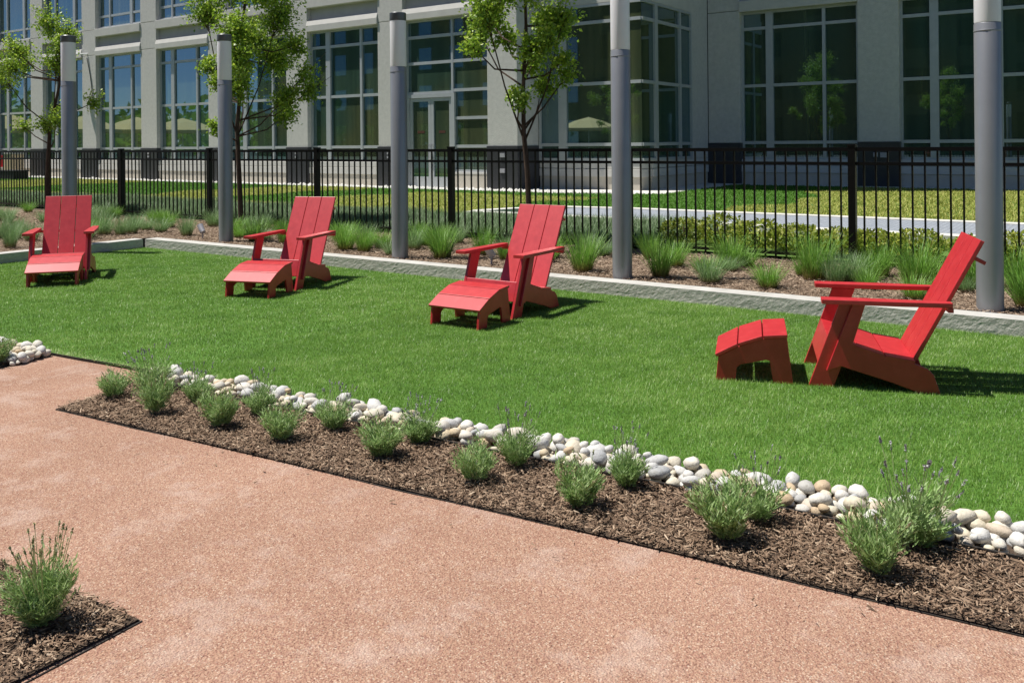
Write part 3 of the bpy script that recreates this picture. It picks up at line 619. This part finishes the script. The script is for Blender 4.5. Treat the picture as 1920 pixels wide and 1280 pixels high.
for i, (u, v, h, bl) in enumerate(TUF):
    o = link('fescue_clump', (TMb if bl else TMg)[i % (3 if bl else 4)], None, (u, v, ZB)); wdt = (.34+.42*h)*random.uniform(.85,1.2); o.scale = (wdt, wdt*random.uniform(.85,1.15), h*random.uniform(.84,1.0)); o.rotation_euler = (0,0,random.uniform(0,6.28))
    where = [w_ for lim, w_ in ((-11.9,'behind the short kerb'),(-10.36,'in the kerb corner'),(-7.06,"behind the corner chair's neighbour"),(-4.1,'behind the chair with the trunk'),(-.86,'behind the side-on chair'),(9,'beyond the last lamp column')) if u < lim][0]
    size = 'tall ' if h > .43 else 'short ' if h < .30 else ''; row = 'close to the fence' if v > 8.9 else 'right at the kerb' if ((v < 8.15 and u > -11.9) or (u < -11.9 and u > -12.6)) else 'mid bed' if v > 7.6 else 'level with the chairs'
    tag(o, size + ('blue-green' if bl else 'bright green') + ' fescue clump ' + where + ', ' + row, 'grass clump', 'fescue clumps in the bark behind the kerb')

# ------------------------------------------------------------ planting behind the fence
def leafcloud(n, pos, size, mat_, name, rn, up=.3):
    d = rng.normal(size=(n,3)); d[:,2] = np.abs(d[:,2])*.8+up; d /= np.linalg.norm(d,axis=1)[:,None]; s_ = np.cross(d, rng.normal(size=(n,3))); s_ /= np.linalg.norm(s_,axis=1)[:,None]
    L = size*rng.uniform(.6,1.3,n)[:,None]; v = np.stack([pos, pos+d*L*.5-s_*L*.28, pos+d*L, pos+d*L*.5+s_*L*.28], 1).reshape(-1,3)
    return mass(name, v, 4, [(0,1,2,3)], mat_, rnd=np.repeat(rn,4))
for k in range(15):                     # low hedge, plant by plant
    cx, cy = -4.7+.48*k+random.uniform(-.08,.08), 10.75+random.uniform(-.08,.08); hh = random.uniform(.26,.34)*(1.22 if k in (1,2) else 1)
    n = 1100; q = rng.normal(size=(n,3)); q /= np.linalg.norm(q,axis=1)[:,None]; q *= (rng.uniform(.55,1.0,n)**.5)[:,None]
    pos = np.stack([cx+q[:,0]*.32, cy+q[:,1]*.36, ZL+hh*.5+q[:,2]*hh*.55], 1); pos[:,2] = np.maximum(pos[:,2], ZL+.01)
    t = thing('boxwood_shrub', 'low yellow-green clipped shrub behind the fence, %s from the hedge\'s open end' % ORD[k], 'shrub', (cx,cy,ZL), 0, 'hedge shrubs behind the fence')
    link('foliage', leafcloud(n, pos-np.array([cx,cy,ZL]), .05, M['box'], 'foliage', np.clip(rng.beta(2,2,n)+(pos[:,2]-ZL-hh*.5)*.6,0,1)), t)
    mb = MB()
    for _ in range(4): mb.tube([(0,0,-.02),(random.uniform(-.15,.15),random.uniform(-.15,.15),hh*.7)], .008, 4)
    mb.build('stem', M['bark'], t)
x, y = scatter([(-27,10.05),(-4.9,10.05),(-4.9,12.6),(-8,12.5),(-27,12.2)], 1500); n = len(x)
lf = lowfreq(x, y, 2.2, 9); b = np.stack([x, y, np.full(n, ZL)], 1)
vt, npv, fc, tt = blades(b, rng.uniform(.10,.22,n)*(1+.2*lf), rng.uniform(.010,.018,n), rng.uniform(0,6.28,n), rng.uniform(.1,.5,n), rng.uniform(0,.5,n), 2)
me = mass('ground_cover', vt, npv, fc, M['silver'], rnd=np.repeat(np.clip(rng.beta(2,2,n)+.12*lf,0,1),npv), t=tt); tag(link('ground_cover', me), 'silvery green ground cover in a band behind the fence', 'ground cover', kind='stuff')
def pale(u, v):                          # strips of pale meadow turf between green ones
    e = .35*np.sin(v*.9)+.25*np.sin(v*2.3+u)
    uu = u + e
    return ((uu > -6.0) | ((uu > -15.6) & (uu < -10.2) & (v < 18.2)) | ((uu > -21.8) & (uu < -18.4)) | ((uu > -36) & (uu < -29.5)) | ((v > 12.2) & (v < 13.6) & (uu < -12.5)))
x, y = scatter([(-46,12.1),(6,12.1),(6,25.3),(-9.4,25.3),(-9.4,20.2),(-12,19.4),(-46,19.4)], 620); k = ~((x > -9.95) & (y > 12.45) & (y < 15.1)); x, y = x[k], y[k]; n = len(x); pl = pale(x, y)
b = np.stack([x, y, np.full(n, ZL)], 1); rn = np.where(pl, rng.uniform(.55,1,n), rng.uniform(0,.42,n))
vt, npv, fc, tt = blades(b, rng.uniform(.03,.075,n), rng.uniform(.02,.035,n), rng.uniform(0,6.28,n), rng.uniform(.2,.8,n), rng.uniform(.1,.6,n), 1)
me = mass('meadow', vt, npv, fc, M['far_blade'], rnd=np.repeat(rn,npv), t=tt); tag(link('meadow_grass', me), 'lawn in pale and dark green strips between the fence and the building', 'grass', kind='stuff')
x, y = scatter([(-46,19.55),(-10.7,19.55),(-10.7,20.4),(-46,20.4)], 26); n = len(x)      # pale gravel at the wall foot
gm = []; gs = MB()
for a_, b_ in zip(x, y):
    r0 = random.uniform(.04,.10); gs.add([(a_+r0*math.cos(t_)*random.uniform(.7,1), b_+r0*math.sin(t_)*.7, ZL+.004) for t_ in (0,1.26,2.51,3.77,5.03)]+[(a_,b_,ZL+r0*.7)], [(i,(i+1)%5,5) for i in range(5)])
tag(gs.build('gravel', M['concrete_pale']), 'pale loose stones along the foot of the building', 'gravel', kind='stuff')

# ------------------------------------------------------------ trees
TREES = {1:('young tree with a thin, airy crown beyond the kerb corner',
 [(-17.57,3.96,.28),(-17.78,3.6,.28),(-18.31,3.47,.29),(-18.95,3.35,.25),(-17.49,3.26,.28),(-17.9,3.06,.28),(-17.0,3.5,.11),(-16.78,2.38,.17),(-18.53,2.88,.18),(-18.43,2.27,.12),(-18.55,1.94,.12),(-17.98,1.96,.17),(-17.57,2.03,.19),(-19.33,3.48,.14),(-17.22,3.75,.21),(-18.15,3.79,.15),(-16.72,3.56,.06)],
 [(-18.09,.1),(-18.01,1.22),(-17.92,1.87),(-17.6,2.73),(-17.5,3.79)], .05, 1000),
 2:('young tree with the densest crown, between the first two lamp columns of the long kerb',
 [(-12.36,3.79,.27),(-11.68,3.77,.31),(-12.23,3.38,.28),(-11.42,3.31,.31),(-11.96,3.0,.32),(-11.3,2.88,.29),(-11.04,3.11,.19),(-10.77,2.38,.15),(-11.15,2.27,.22),(-11.7,2.46,.24),(-13.17,2.9,.15),(-12.88,2.61,.12),(-11.57,2.01,.16),(-12.24,2.76,.16),(-11.81,1.81,.11),(-10.82,2.68,.13),(-12.49,4.21,.32),(-11.8,4.22,.4),(-11.15,3.98,.31),(-11.93,4.76,.44),(-11.59,5.24,.35)],
 [(-11.97,.1),(-12.01,1.07),(-12.03,1.77),(-11.96,2.56),(-11.87,3.35),(-11.77,4.39),(-11.68,5.16)], .042, 1250),
 3:('young tree with slender dark limbs whose trunk rises behind a chair back',
 [(-7.11,3.22,.23),(-6.67,3.22,.24),(-6.25,3.11,.25),(-5.93,3.15,.19),(-7.29,3.06,.12),(-6.93,2.93,.16),(-6.08,2.69,.2),(-5.84,2.54,.13),(-6.42,2.58,.14),(-6.18,2.29,.14),(-5.81,2.77,.12),(-6.18,2.05,.1),(-6.61,2.69,.1),(-6.53,2.11,.06),(-5.89,2.38,.11),(-6.5,3.55,.32),(-6.0,3.5,.27),(-6.28,4.01,.34),(-6.28,4.35,.27)],
 [(-6.26,.1),(-6.28,1.06),(-6.32,1.61),(-6.34,2.16),(-6.29,2.91),(-6.29,3.73),(-6.27,4.28)], .036, 1500)}
for k_, (lab, blobs, trunk, r0, dens) in TREES.items():
    TV = 9.45; bx, bz = trunk[0]; r_ = np.random.default_rng(60+k_)
    t = thing('young_tree', lab, 'tree', (bx,TV,ZB), 0, 'young trees along the fence')
    loc = lambda u, v, z: (u-bx, v-TV, z-ZB)
    tb = MB(); pts_ = [loc(u, TV+.02*math.sin(z*3), z) for u, z in trunk]; tb.tube(pts_, [r0*(1-.8*i/(len(pts_)-1))+.004 for i in range(len(pts_))], 9)
    lv = []; lr = []; br_ = MB()
    for (u, z, r) in blobs:
        dv = r_.normal()*.38; c = np.array(loc(u, TV+dv, z))
        # limb from the trunk to the middle of the clump
        j = [i for i, q in enumerate(pts_) if q[2] < c[2]-.25*abs(c[0]-q[0])-.12]; i0 = j[-1] if j else 1; i0 = max(i0, 1)
        a = np.array(pts_[i0]); nx = np.array(pts_[min(i0+1,len(pts_)-1)]); f = r_.uniform(0,.7); a = a+(nx-a)*f
        if a[2] > c[2]: a = np.array(pts_[1])+(np.array(pts_[2])-np.array(pts_[1]))*.8
        m_ = (a+c)/2 + np.array([0,0,-.10])*np.linalg.norm(c-a) + r_.normal(size=3)*.03
        br_.tube([tuple(a), tuple(m_), tuple(c), tuple(c+(c-m_)*.5)], [.015,.011,.007,.003], 5, False)
        ntw = max(10, int(60*r*r/.07)); nl = int(dens*r*r*(3.0,4.4,3.3)[k_-1]+50)
        tw = []
        for _ in range(ntw):
            e = r_.normal(size=3); e /= np.linalg.norm(e); e = c + e*r*r_.uniform(.5,1.5); s0 = c+(m_-c)*r_.uniform(0,.4); tw.append((s0,e)); br_.tube([tuple(s0), tuple(e)], [.004,.0015], 4, False)
        for _ in range(nl*3):
            s0, e = tw[r_.integers(len(tw))]; q = s0+(e-s0)*(.25+.85*r_.uniform()**.8) + r_.normal(size=3)*.045; L = r_.uniform(.038,.07)
            d = r_.normal(size=3); d[2] -= .35; d /= np.linalg.norm(d); s_ = np.cross(d, r_.normal(size=3)); s_ /= np.linalg.norm(s_)+1e-6; nn = np.cross(d, s_)*L*.10
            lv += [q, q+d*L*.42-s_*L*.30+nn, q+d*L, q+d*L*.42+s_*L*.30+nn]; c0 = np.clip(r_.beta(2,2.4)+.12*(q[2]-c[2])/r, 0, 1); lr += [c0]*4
    tb.build('trunk', M['bark'], t, True); br_.build('branches', M['bark'], t, True)
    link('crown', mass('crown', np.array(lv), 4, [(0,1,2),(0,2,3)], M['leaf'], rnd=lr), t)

# ------------------------------------------------------------ small things
for (u, v), lab in (((-11.0,8.0),'small grey bed spotlight in the bark near the kerb corner'), ((-5.80,7.98),'small grey bed spotlight in the bark behind the chair with the trunk')):
    t = thing('bed_spotlight', lab, 'spotlight', (u,v,ZB), random.uniform(-1,1), 'spotlights in the planting bed')
    MB().tube([(0,0,-.05),(0,0,.09)], .011, 8).build('stake', M['steel'], t); MB().box((-.02,-.03,.085),(.02,.03,.10)).build('knuckle', M['steel'], t)
    MB().tube([(.02,.02,.10),(-.005,-.01,.13),(-.04,-.05,.20)], [.034,.042,.044], 14).build('head', M['steel'], t, True)
# furniture far left by the wall
t = thing('planter_box', 'low black planter box on the lawn edge by the far windows', 'planter', (-37.6,18.2,ZL))
MB().box((-.75,-.3,0),(.75,.3,.34)).build('box', M['black'], t, bevel=.02); MB().box((-.78,-.33,.34),(.78,.33,.38)).build('rim', M['black'], t, bevel=.01)
t = thing('litter_bin', 'beige square litter bin with pale lid by the far windows', 'bin', (-40.7,19.8,ZL))
MB().box((-.3,-.3,0),(.3,.3,1.0)).build('body', M['beige'], t, bevel=.02); MB().box((-.33,-.33,1.0),(.33,.33,1.1)).build('lid', M['concrete'], t, bevel=.02)
for du in (-41.9, -43.0):
    t = thing('patio_chair', 'red patio chair standing right beside the beige bin' if du > -42 else 'red patio chair with another chair between it and the beige bin', 'chair', (du,19.6,ZL), R(200), 'red patio chairs by the far windows')
    MB().box((-.25,-.25,.42),(.25,.25,.47)).build('seat', M['red'], t, bevel=.01); MB().box((-.25,-.27,.47),(.25,-.23,.95)).build('backrest', M['red'], t, bevel=.01)
    for a_ in (-.22,.22):
        for b_ in (-.22,.22): MB().tube([(a_,b_,0),(a_*.95,b_*.95,.42)], .018, 6).build('leg', M['black'], t)
# parasols on the terrace left of the lawn (seen mirrored in the windows)
cm = MB(); ring = [(1.75*math.cos(k*math.pi/4), 1.75*math.sin(k*math.pi/4), 2.35) for k in range(8)]; r2 = [(.8*math.cos(k*math.pi/4), .8*math.sin(k*math.pi/4), 2.85) for k in range(8)]
val = [(1.76*math.cos(k*math.pi/4), 1.76*math.sin(k*math.pi/4), 2.17) for k in range(8)]
cm.add(ring+r2+val+[(0,0,3.12)], [(k,(k+1)%8,8+(k+1)%8,8+k) for k in range(8)]+[(8+k,8+(k+1)%8,24) for k in range(8)]+[(16+k,16+(k+1)%8,(k+1)%8,k) for k in range(8)])
um = dict(canopy=cm.mesh('canopy', M['yellow']), pole=MB().tube([(0,0,0),(0,0,3.15)], .03, 8).mesh('pole', M['white']), base=MB().lathe([(.35,0),(.35,.06),(.05,.10)], 16).mesh('base', M['black']))
for u, v in ((-50,9.7),(-50.4,6.2),(-50,13.2),(-50,17.2),(-32,-13),(-35.6,-13)):
    t = thing('patio_parasol', 'yellow canvas patio parasol mirrored in the far windows' if v > 0 else 'yellow canvas patio parasol mirrored in the glazed corner bay', 'parasol', (u,v,0), random.uniform(0,1), 'yellow parasols on the terrace')
    t.scale = (1.3,1.3,1.04)
    for k_, me in um.items(): link(k_, me, t)
# what stands opposite: a long house and a belt of trees
M['brick'] = rough_mat('brown_brick', (.07,.07,.045), (.10,.095,.06), 2, .9, 30, .2, .004)
opp = thing('opposite_building', 'long grey building facing the lawn from behind', 'building', (-30,-34,0))
WB().box((-92,-48,-.05),(40,-34,17)).build('wall', M['brick'], opp)
oc = MB().box((-.9,-.02,0),(.9,.03,2.4)).mesh('window', M['dark']); om = MB().box((-.9,-.02,0),(.9,.03,2.4)).mesh('window', M['glass'])
for k in range(30):
    for z in (1.2,5.4,9.6,13.4): link('window', om if -90+4.4*k < -42 else oc, opp, (-90+4.4*k+30, .03, z))
n = 9000; x = rng.uniform(-170,-100,n); y = rng.uniform(-60,60,n); z = rng.uniform(0,1,n)**.7*(5.5+2.2*lowfreq(x*0, y, .25, 4)+1.2*lowfreq(x,y,.9,6))
tag(link('far_trees', leafcloud(n, np.stack([x,y,z],1), 1.7, M['leaf'], 'far_trees', rng.uniform(0,.5,n))), 'distant belt of dark green trees beyond the terrace', 'trees', kind='stuff')
